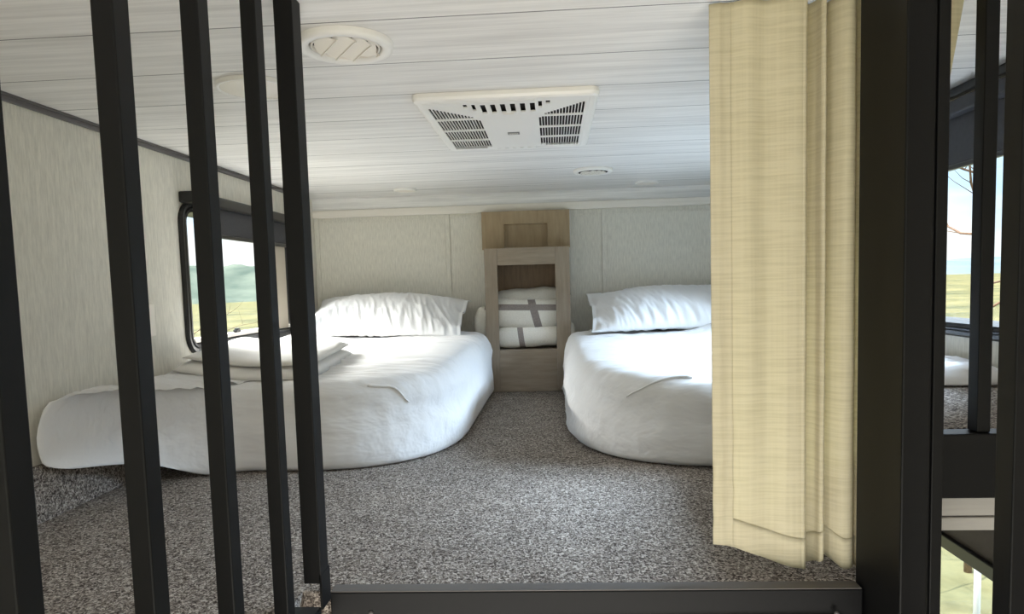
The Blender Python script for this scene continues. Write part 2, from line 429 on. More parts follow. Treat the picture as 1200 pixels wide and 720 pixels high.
obj('pane', B(XL - 0.034, XL - 0.030, 2.61, 3.65, 0.42, 0.93), M['glass'], win1)
obj('mullion', B(XL - 0.04, XL - 0.004, 3.450, 3.615, 0.420, 0.93, bev=0.004), M['tan_jamb'], win1)
obj('sill_track', B(XL - 0.045, XL - 0.006, 2.62, 3.64, 0.418, 0.436, bev=0.003), M['trim_white'], win1)
latch = bmesh.new(); box(latch, XL - 0.012, XL + 0.004, 2.985, 3.03, 0.436, 0.448, bev=0.002); box(latch, XL - 0.012, XL + 0.006, 2.995, 3.015, 0.446, 0.455, bev=0.002)
obj('latch', latch, M['black_plastic'], win1)
bm = ring_frame(bmesh.new(), XR, -1, 1.765, 3.335, 0.425, 1.02, 0.085, PROF)
win2 = struct('window_2', bm, M['black_plastic'], label='black window frame in the right wall')
obj('pane', B(XR + 0.030, XR + 0.034, 1.81, 3.29, 0.47, 0.97), M['glass'], win2)
bm = bmesh.new()
for a in ((0.87, 3.03, -0.275, -0.235), (0.87, 3.03, -1.15, -1.11)): box(bm, XR - 0.015, XR + 0.05, *a, bev=0.003)
for a in ((0.87, 0.91, -1.11, -0.275), (2.99, 3.03, -1.11, -0.275)): box(bm, XR - 0.015, XR + 0.05, *a, bev=0.003)
bm.verts.ensure_lookup_table()
bmesh.ops.translate(bm, vec=(0, 0, 0.035), verts=[v for v in bm.verts if v.co.z > -0.30])
win3 = struct('window_3', bm, M['black_plastic'], label='dark window frame low in the right wall')
obj('pane', B(XR + 0.030, XR + 0.034, 0.905, 2.995, -1.12, -0.24), M['glass'], win3)

# window shades above both loft windows
sh = thing('window_shade', 'charcoal roller shade in a box above the left window', 'window shade', (XL + 0.03, 3.1, 0.86))
obj('head_box', B(XL + 0.001, XL + 0.062, 2.575, 3.80, 0.968, 1.012, bev=0.006), M['black_plastic'], sh)
bm = bmesh.new(); box(bm, XL + 0.022, XL + 0.030, 2.66, 3.74, 0.862, 0.967)
obj('shade_fabric', bm, M['shade'], sh)
obj('hem_bar', B(XL + 0.018, XL + 0.034, 2.655, 3.745, 0.846, 0.862, bev=0.003), M['black_plastic'], sh)
sh = thing('window_shade', 'dark shade lowered over the top of the right window', 'window shade', (XR - 0.03, 2.5, 0.93))
obj('head_box', B(XR - 0.062, XR - 0.001, 1.70, 3.36, 1.062, 1.104, bev=0.006), M['shade'], sh)
obj('shade_fabric', B(XR - 0.032, XR - 0.024, 1.72, 3.34, 0.928, 1.061), M['shade'], sh)
obj('hem_bar', B(XR - 0.036, XR - 0.020, 1.715, 3.345, 0.914, 0.928, bev=0.003), M['black_plastic'], sh)

# little wall plate beside the left window
pl = bmesh.new(); box(pl, XL + 0.0005, XL + 0.006, 2.27, 2.36, 0.47, 0.585, bev=0.002)
wp = thing('wall_plate', 'small pale blank plate on the left wall before the window', 'wall plate', (XL, 2.315, 0.47))
obj('cover', pl, M['cream_plastic'], wp)

# ------------------------------------------------------------------ mattresses
def lerp_path(pts, n):
    # resample a closed polygon evenly
    L = [0]
    for i in range(len(pts)):
        a, b = pts[i], pts[(i + 1) % len(pts)]; L.append(L[-1] + math.hypot(b[0] - a[0], b[1] - a[1]))
    out = []
    j = 0
    for k in range(n):
        d = L[-1] * k / n
        while L[j + 1] < d: j += 1
        t = (d - L[j]) / max(1e-9, L[j + 1] - L[j]); a, b = pts[j], pts[(j + 1) % len(pts)]
        out.append((a[0] + (b[0] - a[0]) * t, a[1] + (b[1] - a[1]) * t))
    return out
def round_poly(corners, n=10):
    # corners: (x, y, radius), counter-clockwise
    pts = []
    N = len(corners)
    for i in range(N):
        x, y, r = corners[i]; p = Vector((x, y)); a = Vector(corners[i - 1][:2]); b = Vector(corners[(i + 1) % N][:2])
        d1 = (a - p).normalized(); d2 = (b - p).normalized()
        s = p + d1 * r; e = p + d2 * r
        for k in range(n + 1):
            t = k / n; q = s * (1 - t) ** 2 + p * (2 * t * (1 - t)) + e * t * t
            pts.append((q.x, q.y))
    return pts
def top_wrinkle(x, y, seed):
    return fbm((x * 2.0, y * 7 + seed, 0), 1.0) * 0.010 + (0.5 - abs(fbm((x * 1.5 + 0.6 * y, y * 11 + seed, 3), 1.0, 2)) * 2.4) * 0.018 + (0.4 - abs(fbm((x * 2.4 + y, y * 24 + seed, 6), 1.0, 2)) * 2) * 0.012
def make_mattress(name, corners, base_z, top_z, wall_zero, seed):
    """base_z(x,y), top_z(x,y) give the rest and the crown; corners run counter-clockwise."""
    N = 720
    out = lerp_path(round_poly(corners), N)
    for _ in range(10):
        out = [((out[i - 1][0] + 2 * out[i][0] + out[(i + 1) % N][0]) / 4, (out[i - 1][1] + 2 * out[i][1] + out[(i + 1) % N][1]) / 4) for i in range(N)]
    nrm = []
    for i in range(N):
        a, b = out[i - 1], out[(i + 1) % N]; d = Vector((b[0] - a[0], b[1] - a[1])).normalized(); nrm.append((d.y, -d.x))
    cxm = sum(p[0] for p in out) / N; cym = sum(p[1] for p in out) / N
    prof = [(0.060, 0.0), (0.030, 0.003), (0.012, 0.03), (0.003, 0.08), (-0.002, 0.17), (-0.006, 0.30), (-0.006, 0.44), (-0.002, 0.58), (0.006, 0.71),
            (0.017, 0.82), (0.033, 0.905), (0.056, 0.96), (0.09, 0.988), (0.14, 0.999)]
    inw = []
    for x, y in out:
        v = Vector((cxm - x, cym + max(-0.55, min(0.55, y - cym)) - y)); inw.append(v.normalized())
    bm = bmesh.new(); rings = []
    for d, h in prof:
        ring = []
        for i in range(N):
            x = out[i][0] + inw[i].x * d; y = out[i][1] + inw[i].y * d
            bz, tz = base_z(x, y), top_z(x, y)
            z = bz + (tz - bz) * h
            if 0.05 < h < 0.99:
                w = fbm((x * 2.2 + seed, y * 2.2, z * 16), 1.0) * 0.022 + fbm((x * 7, y * 7 + seed, z * 26), 1.0) * 0.009
                w += -0.012 * abs(math.sin(z * 26 + 2.2 * fbm((x * 2, y * 2, seed), 1))) * smoothstep(0.1, 0.3, h) * (1 - smoothstep(0.6, 0.85, h))
                k = wall_zero(x, y)
                x += nrm[i][0] * w * k; y += nrm[i][1] * w * k
            x = max(-1.424, min(1.198, x))
            z += top_wrinkle(x, y, seed) * smoothstep(0.72, 1.0, h)
            ring.append(bm.verts.new((x, y, z)))
        rings.append(ring)
    inner = [(v.co.x, v.co.y) for v in rings[-1]]
    for s in [0.025 * k for k in range(1, 41)]:
        ring = []
        for i in range(N):
            # shrink towards a spine along y
            x0, y0 = inner[i]; sx = cxm; sy = cym + max(-0.55, min(0.55, y0 - cym))
            x = x0 + (sx - x0) * s; y = y0 + (sy - y0) * s
            z = top_z(x, y) + top_wrinkle(x, y, seed)
            ring.append(bm.verts.new((x, y, z)))
        rings.append(ring)
    for a, b in zip(rings, rings[1:]):
        for k in range(N): bm.faces.new((a[k], a[(k + 1) % N], b[(k + 1) % N], b[k]))
    bm.faces.new(list(reversed(rings[0])))
    return bm
def left_base(x, y): return 0.002 + 0.155 * (1 - smoothstep(-1.43, -1.16, x))
def left_top(x, y): return 0.302 + 0.045 * smoothstep(2.2, 3.1, y) + 0.045 * (1 - smoothstep(-1.43, -1.05, x))
lm = thing('mattress', 'mattress in white fitted sheet under the left window', 'mattress', (-0.9, 3.1, 0.0))
bm = make_mattress('sheet', [(-1.412, 1.69, 0.09), (-1.33, 2.06, 0.12), (-1.14, 2.235, 0.12), (-0.36, 2.17, 0.62), (-0.345, 3.845, 0.03), (-0.475, 3.86, 0.02), (-0.475, 4.06, 0.03), (-1.412, 4.06, 0.05)], left_base, left_top,
                   lambda x, y: (0.15 if x < -1.35 or y > 3.95 else 1.0), 3.1)
sheet_left = obj('fitted_sheet', bm, M['sheet'], lm, smooth=True)
def right_base(x, y): return 0.002 + 0.310 * smoothstep(0.62, 0.80, x) * (1 - smoothstep(2.5, 2.8, y))
def right_top(x, y): return 0.292 + 0.045 * smoothstep(2.3, 3.1, y) + 0.075 * smoothstep(0.64, 0.95, x)
rm = thing('mattress', 'mattress in white fitted sheet beside the yellow curtain', 'mattress', (0.6, 3.1, 0.0))
bm = make_mattress('sheet', [(0.14, 4.06, 0.03), (0.14, 3.86, 0.02), (0.045, 3.845, 0.03), (0.05, 2.18, 0.62), (0.66, 2.20, 0.1), (0.92, 1.88, 0.10), (1.193, 1.85, 0.03), (1.19, 4.06, 0.05)], right_base, right_top,
                   lambda x, y: (0.15 if x > 1.1 or y > 3.95 else 1.0), 8.7)
sheet_right = obj('fitted_sheet', bm, M['sheet'], rm, smooth=True)
# stitched corner darts of the fitted sheets
from mathutils.bvhtree import BVHTree
def dart(sheet, pts, parent, r=0.004):
    tree = BVHTree.FromPolygons([v.co for v in sheet.data.vertices], [tuple(p.vertices) for p in sheet.data.polygons])
    path = []
    for a, b in zip(pts, pts[1:]):
        for k in range(6):
            q = Vector(a).lerp(Vector(b), k / 6); loc, nrm, i, d = tree.find_nearest(q)
            path.append(loc + (q - loc).normalized() * 0.003 if d > 1e-5 else loc)
    for _ in range(6): path = [path[0]] + [(path[i - 1] + path[i] * 2 + path[i + 1]) / 4 for i in range(1, len(path) - 1)] + [path[-1]]
    return obj('corner_dart', tube(bmesh.new(), path, r, 10, r * 0.4), M['sheet'], parent, smooth=True)
dart(sheet_left, [(-0.62, 2.24, 0.34), (-0.53, 2.23, 0.32), (-0.46, 2.22, 0.25), (-0.41, 2.24, 0.19)], lm, 0.0055)
dart(sheet_right, [(0.46, 2.26, 0.33), (0.34, 2.26, 0.31), (0.26, 2.27, 0.26), (0.22, 2.32, 0.21)], rm, 0.0055)

# ------------------------------------------------------------------ pillows
def make_pillow(L, W, T, seed, open_end):
    """pillow lying in x (length) and y (width), centre at origin; open_end = +1/-1: the side whose case hangs past the filling."""
    nx, ny = 180, 70
    bm = bmesh.new()
    def surf(u, v, s):
        x = u * L / 2; y = v * W / 2
        # drawn-in sides between the corners
        x *= 1 - 0.05 * (1 - v * v); y *= 1 - 0.07 * (1 - u * u)
        uu = u
        if open_end > 0 and u > 0: uu = u * 1.05
        if open_end < 0 and u < 0: uu = u * 1.05
        uu = max(-1, min(1, uu))
        p = (max(0, 1 - abs(uu) ** 2.6) ** (0.8 if u * open_end > 0 else 0.55)) * (max(0, 1 - abs(v) ** 2.4) ** 0.6)
        z = s * T / 2 * p * (1.0 if s > 0 else 0.55)
        edge = max(abs(u), abs(v))
        seam = 0.35 + 0.65 * smoothstep(0.3, -0.9, v) if False else 0.35 + 0.65 * (1 - smoothstep(-0.9, 0.4, v))
        wr = fbm((x * 9 + seed, y * 3, s * 2), 1.0) * 0.012 + seam * (0.5 - abs(fbm((x * 17 + 5 * y + seed, y * 4, s), 1.0, 2)) * 2.2) * 0.013 + seam * fbm((x * 40 + 9 * y + seed, y * 8, s), 1.0, 2) * 0.007
        z += wr * min(1, p * 2.5)
        if p < 0.25: z += 0.012 * math.sin(9 * v + seed) * (1 - p * 4) * (abs(u) > 0.8) + 0.004 * s * (1 - p * 4)
        return (x, y, z)
    top = [[bm.verts.new(surf(-1 + 2 * i / nx, -1 + 2 * j / ny, 1)) for j in range(ny + 1)] for i in range(nx + 1)]
    bot = [[bm.verts.new(surf(-1 + 2 * i / nx, -1 + 2 * j / ny, -1)) for j in range(ny + 1)] for i in range(nx + 1)]
    for i in range(nx):
        for j in range(ny):
            bm.faces.new((top[i][j], top[i + 1][j], top[i + 1][j + 1], top[i][j + 1]))
            bm.faces.new((bot[i][j], bot[i][j + 1], bot[i + 1][j + 1], bot[i + 1][j]))
    for i in range(nx):
        bm.faces.new((top[i][0], bot[i][0], bot[i + 1][0], top[i + 1][0])); bm.faces.new((top[i + 1][ny], bot[i + 1][ny], bot[i][ny], top[i][ny]))
    for j in range(ny):
        bm.faces.new((top[0][j + 1], bot[0][j + 1], bot[0][j], top[0][j])); bm.faces.new((top[nx][j], bot[nx][j], bot[nx][j + 1], top[nx][j + 1]))
    return bm
def place(bm, loc, rx, ry, rz):
    mx = Matrix.Translation(loc) @ Matrix.Rotation(rz, 4, 'Z') @ Matrix.Rotation(rx, 4, 'X') @ Matrix.Rotation(ry, 4, 'Y')
    bmesh.ops.transform(bm, matrix=mx, verts=bm.verts[:]); return bm
bm = place(make_pillow(0.88, 0.52, 0.21, 1.3, 1), (-0.925, 3.765, 0.455), math.radians(20), math.radians(1.5), 0.0)
p1 = obj('pillow', bm, M['pillowcase'], None, smooth=True)
tag(p1, 'white pillow with open case end at the head of the left mattress', 'pillow', 'white pillows')
bm = place(make_pillow(0.88, 0.52, 0.21, 5.9, -1), (0.63, 3.765, 0.455), math.radians(20), math.radians(-1.0), 0.0)
p2 = obj('pillow', bm, M['pillowcase'], None, smooth=True)
tag(p2, 'white pillow on the right mattress, partly behind the curtain', 'pillow', 'white pillows')

# folded linen on the left mattress
def soft_slab(x0, x1, y0, y1, z0, h, seed, nx=44, ny=40):
    bm = bmesh.new()
    def pt(i, j, s):
        u = -1 + 2 * i / nx; v = -1 + 2 * j / ny
        p = (max(0, 1 - abs(u) ** 5) * max(0, 1 - abs(v) ** 5)) ** 0.5
        x = x0 + (x1 - x0) * (u + 1) / 2; y = y0 + (y1 - y0) * (v + 1) / 2
        lift = left_top(x, y)
        z = z0 + lift + (h * p * (0.92 + 0.18 * fbm((x * 5 + seed, y * 5, 0), 1)) if s else 0.0) + (0.010 * smoothstep(0, 0.5, fbm((x * 3, y * 3 + seed, 2), 1)) * p if s else 0)
        return (x, y, z)
    top = [[bm.verts.new(pt(i, j, 1)) for j in range(ny + 1)] for i in range(nx + 1)]
    bot = [[bm.verts.new(pt(i, j, 0)) for j in range(ny + 1)] for i in range(nx + 1)]
    for i in range(nx):
        for j in range(ny):
            bm.faces.new((top[i][j], top[i + 1][j], top[i + 1][j + 1], top[i][j + 1])); bm.faces.new((bot[i][j], bot[i][j + 1], bot[i + 1][j + 1], bot[i + 1][j]))
    bmesh.ops.remove_doubles(bm, verts=bm.verts[:], dist=0.0004)
    return bm
fb = thing('folded_sheet', 'folded white linen stack on the left mattress behind the bars', 'folded linen', (-1.1, 2.55, 0.31))
obj('lower_fold', soft_slab(-1.345, -0.845, 2.30, 2.82, 0.006, 0.050, 2.0), M['linen'], fb, smooth=True)
obj('upper_fold', soft_slab(-1.320, -0.855, 2.33, 2.80, 0.050, 0.030, 6.0), M['linen'], fb, smooth=True)

# ------------------------------------------------------------------ cabinet between the beds
YP = 3.86
cab = thing('cabinet', 'grey oak cabinet with framed opening between the two beds', 'cabinet', (-0.15, 3.95, 0.0))
def panel_with_hole(x0, x1, z0, z1, hx0, hx1, hz0, hz1, y0, y1):
    bm = bmesh.new()
    xs = [x0, hx0, hx1, x1]; zs = [z0, hz0, hz1, z1]
    V = {}
    for yi, y in enumerate((y0, y1)):
        for i, x in enumerate(xs):
            for k, z in enumerate(zs): V[(i, k, yi)] = bm.verts.new((x, y, z))
    for i in range(3):
        for k in range(3):
            if i == 1 and k == 1: continue
            for yi in (0, 1): bm.faces.new([V[(i, k, yi)], V[(i + 1, k, yi)], V[(i + 1, k + 1, yi)], V[(i, k + 1, yi)]])
    for i in range(3):
        bm.faces.new([V[(i, 0, 0)], V[(i + 1, 0, 0)], V[(i + 1, 0, 1)], V[(i, 0, 1)]]); bm.faces.new([V[(i, 3, 0)], V[(i + 1, 3, 0)], V[(i + 1, 3, 1)], V[(i, 3, 1)]])
        bm.faces.new([V[(0, i, 0)], V[(0, i + 1, 0)], V[(0, i + 1, 1)], V[(0, i, 1)]]); bm.faces.new([V[(3, i, 0)], V[(3, i + 1, 0)], V[(3, i + 1, 1)], V[(3, i, 1)]])
    for k in (1, 2): bm.faces.new([V[(1, k, 0)], V[(2, k, 0)], V[(2, k, 1)], V[(1, k, 1)]])
    for i in (1, 2): bm.faces.new([V[(i, 1, 0)], V[(i, 2, 0)], V[(i, 2, 1)], V[(i, 1, 1)]])
    return bm
bevel_mod(obj('stile', B(-0.386, -0.313, YP, YP + 0.02, 0.002, 0.820), M['wood'], cab), 0.0015)
bevel_mod(obj('stile', B(0.014, 0.095, YP, YP + 0.02, 0.002, 0.820), M['wood'], cab), 0.0015)
bevel_mod(obj('top_rail', B(-0.3125, 0.0135, YP + 0.0005, YP + 0.02, 0.724, 0.820), M['wood_h'], cab), 0.0015)
bevel_mod(obj('bottom_rail', B(-0.3125, 0.0135, YP + 0.0005, YP + 0.02, 0.002, 0.243), M['wood_h'], cab), 0.0015)
obj('top_board', B(-0.384, 0.093, YP + 0.021, 4.05, 0.800, 0.818), M['wood_h'], cab)
obj('shelf', B(-0.384, 0.093, YP + 0.021, 4.05, 0.226, 0.242), M['wood_h'], cab)
# back: framed brown panel seen above the blanket
obj('back_panel', B(-0.384, 0.093, 4.057, 4.070, 0.244, 0.798), M['wood_dark'], cab)
bevel_mod(obj('back_stile', B(-0.384, -0.290, 4.044, 4.056, 0.55, 0.798), M['wood_dark'], cab), 0.001)
bevel_mod(obj('back_stile', B(0.006, 0.093, 4.044, 4.056, 0.55, 0.798), M['wood_dark'], cab), 0.001)
bevel_mod(obj('side_panel', B(-0.384, -0.370, YP + 0.021, 4.05, 0.56, 0.798), M['wood'], cab), 0.001)
bevel_mod(obj('side_panel', B(0.079, 0.093, YP + 0.021, 4.05, 0.56, 0.798), M['wood'], cab), 0.001)
up_ = thing('wall_cabinet', 'tan oak framed panel door on the back wall above the blanket', 'cabinet', (-0.15, 4.06, 0.82))
bm = panel_with_hole(-0.410, 0.104, 0.822, 1.041, -0.277, -0.026, 0.828, 0.965, 4.014, 4.046)
bevel_mod(obj('door_frame', bm, M['wood_tan'], up_), 0.0015)
obj('door_panel', B(-0.29, -0.01, 4.044, 4.054, 0.8225, 0.98), M['wood_tan'], up_)
obj('backing', B(-0.408, 0.102, 4.054, 4.078, 0.822, 1.041), M['wood_dark'], up_)

# folded throw inside the cabinet
def soft_roll(cx, cy, cz, lx, ly, lz, seed, ex=5.0, e=2.4, amp=0.012, nu=64, nv=40):
    bm = bmesh.new(); rings = []
    for i in range(nu + 1):
        u = -1 + 2 * i / nu
        k = max(1e-3, (1 - abs(u) ** ex)) ** (1 / 2.4)
        ring = []
        for j in range(nv):
            a = 2 * PI * j / nv; c, s = math.cos(a), math.sin(a)
            yy = math.copysign(abs(c) ** (2 / e), c) * ly / 2 * (0.45 + 0.55 * k); zz = math.copysign(abs(s) ** (2 / e), s) * lz / 2 * k
            x = u * lx / 2
            n = fbm((x * 6 + seed, yy * 6, zz * 6), 1.0) * amp
            ring.append(bm.verts.new((x, yy * (1 + n / 0.1), zz * (1 + n / 0.06) + 0.010 * math.sin(5 * x + seed))))
        rings.append(ring)
    for a, b in zip(rings, rings[1:]):
        for j in range(nv): bm.faces.new((a[j], a[(j + 1) % nv], b[(j + 1) % nv], b[j]))
    bm.faces.new(rings[0]); bm.faces.new(list(reversed(rings[-1])))
    return bm
th = thing('folded_blanket', 'cream throw with grey check stripes folded inside the oak cabinet', 'blanket', (-0.15, 3.96, 0.243))
def fold(cx, cy, cz, lx, ly, lz, seed, bands, name, dim=0, **kw):
    o = obj(name, soft_roll(0, 0, 0, lx, ly, lz, seed, **kw), blanket_variant(name + '_weave', bands, dim), None, smooth=True)
    o.location = (cx, cy, cz); o.parent = th; o.matrix_parent_inverse = th.matrix_basis.inverted(); return o
fold(-0.155, 3.962, 0.310, 0.44, 0.135, 0.135, 1.0, [('X', -0.035, 0.016, 0.12)], 'lower_fold')
fold(-0.155, 3.960, 0.452, 0.50, 0.138, 0.175, 4.0, [('X', 0.045, 0.022, 0.25), ('Z', 0.030, 0.017, 0.03)], 'middle_fold')
fold(-0.120, 3.985, 0.540, 0.44, 0.11, 0.100, 7.0, [], 'top_fold', dim=34, amp=0.03)
fold(-0.405, 3.962, 0.385, 0.115, 0.12, 0.20, 9.0, [], 'side_bulge', ex=2.2)
fold(0.092, 3.965, 0.330, 0.06, 0.10, 0.14, 11.0, [], 'side_bulge', ex=2.2)

# ------------------------------------------------------------------ ceiling fittings
# air conditioner grille
ac = thing('air_conditioner', 'white rectangular air conditioner grille on the plank ceiling', 'air conditioner', (-0.11, 2.29, ZC))
ax0, ax1, ay0, ay1 = -0.385, 0.142, 1.93, 2.66
zb = ZC - 0.023   # underside
def P(u, v): return (ax0 + u * (ax1 - ax0), ay0 + v * (ay1 - ay0))
# rim: sloping skirt from ceiling to the flat face
bm = bmesh.new()
def rr(ins, z):
    pts = rounded_rect(ax0 + ins, ax1 - ins, ay0 + ins, ay1 - ins, max(0.025 - ins * 0.5, 0.006), 5)
    return [bm.verts.new((x, y, z)) for x, y in pts]
Ls = [rr(0.0, ZC - 0.0005), rr(0.0, ZC - 0.012), rr(0.004, ZC - 0.019), rr(0.012, zb)]
Ls.append(rr(0.026, zb)); Ls.append(rr(0.026, zb + 0.006))
for a, b in zip(Ls, Ls[1:]):
    for k in range(len(a)): bm.faces.new((a[k], a[(k + 1) % len(a)], b[(k + 1) % len(b)], b[k]))
obj('housing', bm, M['white_plastic'], ac)
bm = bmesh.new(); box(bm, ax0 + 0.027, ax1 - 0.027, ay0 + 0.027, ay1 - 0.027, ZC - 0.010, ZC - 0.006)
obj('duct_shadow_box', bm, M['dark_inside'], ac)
def holed(poly_in, slots, region, z, th=0.004):
    """flat plate over region (x0,x1,y0,y1) with rectangular slots left open; poly_in(x,y) limits the plate."""
    xs = sorted({region[0], region[1]} | {s[0] for s in slots} | {s[1] for s in slots})
    ys = sorted({region[2], region[3]} | {s[2] for s in slots} | {s[3] for s in slots})
    bm = bmesh.new(); vd = {}
    def gv(i, j):
        if (i, j) not in vd: vd[(i, j)] = bm.verts.new((xs[i], ys[j], z))
        return vd[(i, j)]
    for i in range(len(xs) - 1):
        for j in range(len(ys) - 1):
            mx, my = (xs[i] + xs[i + 1]) / 2, (ys[j] + ys[j + 1]) / 2
            if any(s[0] < mx < s[1] and s[2] < my < s[3] for s in slots): continue
            bm.faces.new((gv(i, j), gv(i, j + 1), gv(i + 1, j + 1), gv(i + 1, j)))
    return bm
def add_solid(o, t=0.004):
    md = o.modifiers.new('thickness', 'SOLIDIFY'); md.thickness = t; md.offset = 0
W_ = ax1 - ax0; D_ = ay1 - ay0
ux = lambda u: ax0 + u * W_
vy = lambda v: ay0 + v * D_
u_in0, u_in1 = 0.345, 0.655
def grille(u0, u1, inner_right):
    slots = []
    ncol, nrow = 15, 4
    for c in range(ncol):
        a = u0 + 0.014 + (u1 - u0 - 0.032) * (c + 0.10) / ncol; b = u0 + 0.014 + (u1 - u0 - 0.032) * (c + 0.84) / ncol
        t = (c + 0.5) / ncol
        if not inner_right: t = 1 - t
        v0 = 0.10 + 0.20 * t             # front edge cut back towards the middle
        if t > 0.90: v0 += 0.04
        v1 = 0.945 if t < 0.9 else 0.90
        edges = [0.10 + (0.945 - 0.10) * k / nrow for k in range(nrow + 1)]
        for k in range(nrow):
            lo = max(edges[k] + 0.010, v0); hi = min(edges[k + 1] - 0.010, v1)
            if hi - lo > 0.03: slots.append((ux(a), ux(b), vy(lo), vy(hi)))
    return slots
gl_slots = grille(0.05, u_in0, True); gr_slots = grille(u_in1, 0.95, False)
gl_slots += [(ux(0.308), ux(0.328), vy(0.075), vy(0.165)), (ux(0.262), ux(0.285), vy(0.07), vy(0.115))]
gr_slots += [(ux(0.674), ux(0.694), vy(0.075), vy(0.165)), (ux(0.715), ux(0.738), vy(0.07), vy(0.115))]
add_solid(obj('grille', holed(None, gl_slots, (ux(0.05), ux(u_in0), vy(0.036), vy(0.966)), zb + 0.001), M['white_plastic'], ac))
add_solid(obj('grille', holed(None, gr_slots, (ux(u_in1), ux(0.95), vy(0.036), vy(0.966)), zb + 0.003), M['white_plastic'], ac))
cs = []
for k in range(6):
    u = u_in0 + 0.010 + k * 0.0545; cs.append((ux(u), ux(u + 0.028), vy(0.085), vy(0.215)))
for k in range(6):
    u = u_in0 + 0.012 + k * 0.0545; cs.append((ux(u), ux(u + 0.024), vy(0.948), vy(0.958)))
add_solid(obj('centre_cover', holed(None, cs, (ux(u_in0), ux(u_in1), vy(0.036), vy(0.966)), zb + 0.001), M['white_plastic'], ac))
bdg = obj('badge', B(ux(0.462), ux(0.538), vy(0.585), vy(0.628), zb - 0.0035, zb + 0.001, bev=0.001), M['badge'], ac)
bm = bmesh.new()
for k in range(7): box(bm, ux(0.470) + k * 0.0046, ux(0.470) + k * 0.0046 + 0.003, vy(0.598), vy(0.615), zb - 0.0042, zb - 0.0035)
obj('badge_mark', bm, M['cream_plastic'], bdg)
obj('filter_tab', B(ux(0.47), ux(0.53), vy(0.228), vy(0.246), zb - 0.002, zb + 0.001, bev=0.0008), M['cream_plastic'], ac)

def round_vent(cx, cy, r, ang, label, nl, tilt, slot_style):
    t = thing('ceiling_vent', label, 'vent', (cx, cy, ZC), 'round ceiling vents')
    bm = bmesh.new()
    lathe(bm, cx, cy, [(r, ZC - 0.0005), (r, ZC - 0.010), (r * 0.985, ZC - 0.014), (r * 0.93, ZC - 0.017), (r * 0.78, ZC - 0.015), (r * 0.755, ZC - 0.011), (r * 0.755, ZC - 0.002)], 64)
    o = obj('rim', bm, M['white_plastic'], t)
    bevel = o.data
    for p in bevel.polygons: p.use_smooth = True
    obj('throat', lathe(bmesh.new(), cx, cy, [(r * 0.75, ZC - (0.0012 if slot_style == 0 else 0.0135)), (0, ZC - (0.0012 if slot_style == 0 else 0.0135))], 48), M['dark_inside'], t)
    # turnable disc carrying slanted blades
    ri = r * 0.72
    obj('disc_ring', lathe(bmesh.new(), cx, cy, [(ri, ZC - 0.003), (ri, ZC - 0.012), (ri * 0.96, ZC - 0.013), (ri * 0.95, ZC - 0.004)], 48), M['cream_plastic'], t, smooth=True)
    ca, sa = math.cos(ang), math.sin(ang)
    for k in range(nl):
        off = -ri + 2 * ri * (k + 0.5) / nl
        half = ri / nl
        a0, a1 = off - half * (0.98 if slot_style == 0 else 0.5), off + half * (0.98 if slot_style == 0 else 0.5)
        bm = bmesh.new(); n = 10; pts = []
        lo = []; hi = []
        for i in range(n + 1):
            a = a0 + (a1 - a0) * i / n
            h = math.sqrt(max(1e-6, (ri * 0.90) ** 2 - min(abs(a), ri * 0.895) ** 2))
            z = ZC - (0.003 if slot_style == 0 else 0.0145) - tilt * (i / n)
            for sgn, arr in ((-1, lo), (1, hi)):
                px = cx + a * ca - sgn * h * sa; py = cy + a * sa + sgn * h * ca
                arr.append((px, py, z))
        top = [(bm.verts.new(p), bm.verts.new(q)) for p, q in zip(lo, hi)]
        bot = [(bm.verts.new((p[0], p[1], p[2] - 0.0016)), bm.verts.new((q[0], q[1], q[2] - 0.0016))) for p, q in zip(lo, hi)]
        for i in range(n):
            bm.faces.new((top[i][0], top[i + 1][0], top[i + 1][1], top[i][1])); bm.faces.new((bot[i][1], bot[i + 1][1], bot[i + 1][0], bot[i][0]))
            bm.faces.new((top[i][0], bot[i][0], bot[i + 1][0], top[i + 1][0])); bm.faces.new((top[i][1], top[i + 1][1], bot[i + 1][1], bot[i][1]))
        bm.faces.new((top[0][0], top[0][1], bot[0][1], bot[0][0])); bm.faces.new((top[n][1], top[n][0], bot[n][0], bot[n][1]))
        if slot_style == 0:
            # raised lip along the low edge of the blade
            for q in (n,):
                p0, p1 = Vector(lo[q]), Vector(hi[q]); tube(bm, [p0 + Vector((0, 0, -0.002)), p1 + Vector((0, 0, -0.002))], 0.0022, 6)
        obj('blade', bm, M['cream_plastic'], t)
    return t
round_vent(-0.440, 1.513, 0.103, math.radians(35), 'large round white vent with slanted blades, nearest the bars', 4, 0.013, 0)
round_vent(0.205, 3.352, 0.094, math.radians(30), 'round white slotted vent between the ceiling grille and the back wall', 5, 0.002, 1)

def puck(cx, cy, r, label):
    t = thing('ceiling_light', label, 'light', (cx, cy, ZC), 'round puck lights')
    obj('rim', lathe(bmesh.new(), cx, cy, [(r, ZC - 0.0005), (r, ZC - 0.009), (r * 0.97, ZC - 0.0115), (r * 0.92, ZC - 0.0115), (r * 0.91, ZC - 0.009)], 56), M['white_plastic'], t, smooth=True)
    obj('lens', lathe(bmesh.new(), cx, cy, [(r * 0.91, ZC - 0.0092), (r * 0.6, ZC - 0.0125), (r * 0.3, ZC - 0.0140), (0, ZC - 0.0145)], 56), M['cream_plastic'], t, smooth=True)
    obj('switch_tab', B(cx - 0.012, cx + 0.012, cy + r * 0.80, cy + r * 0.86, ZC - 0.014, ZC - 0.010, bev=0.001), M['white_plastic'], t)
puck(-0.765, 1.79, 0.098, 'round puck light seen between the bars at top left')
puck(-0.803, 3.78, 0.062, 'small round puck light above the left mattress near the back wall')
puck(0.527, 3.84, 0.064, 'small round puck light beside the yellow curtain near the back wall')

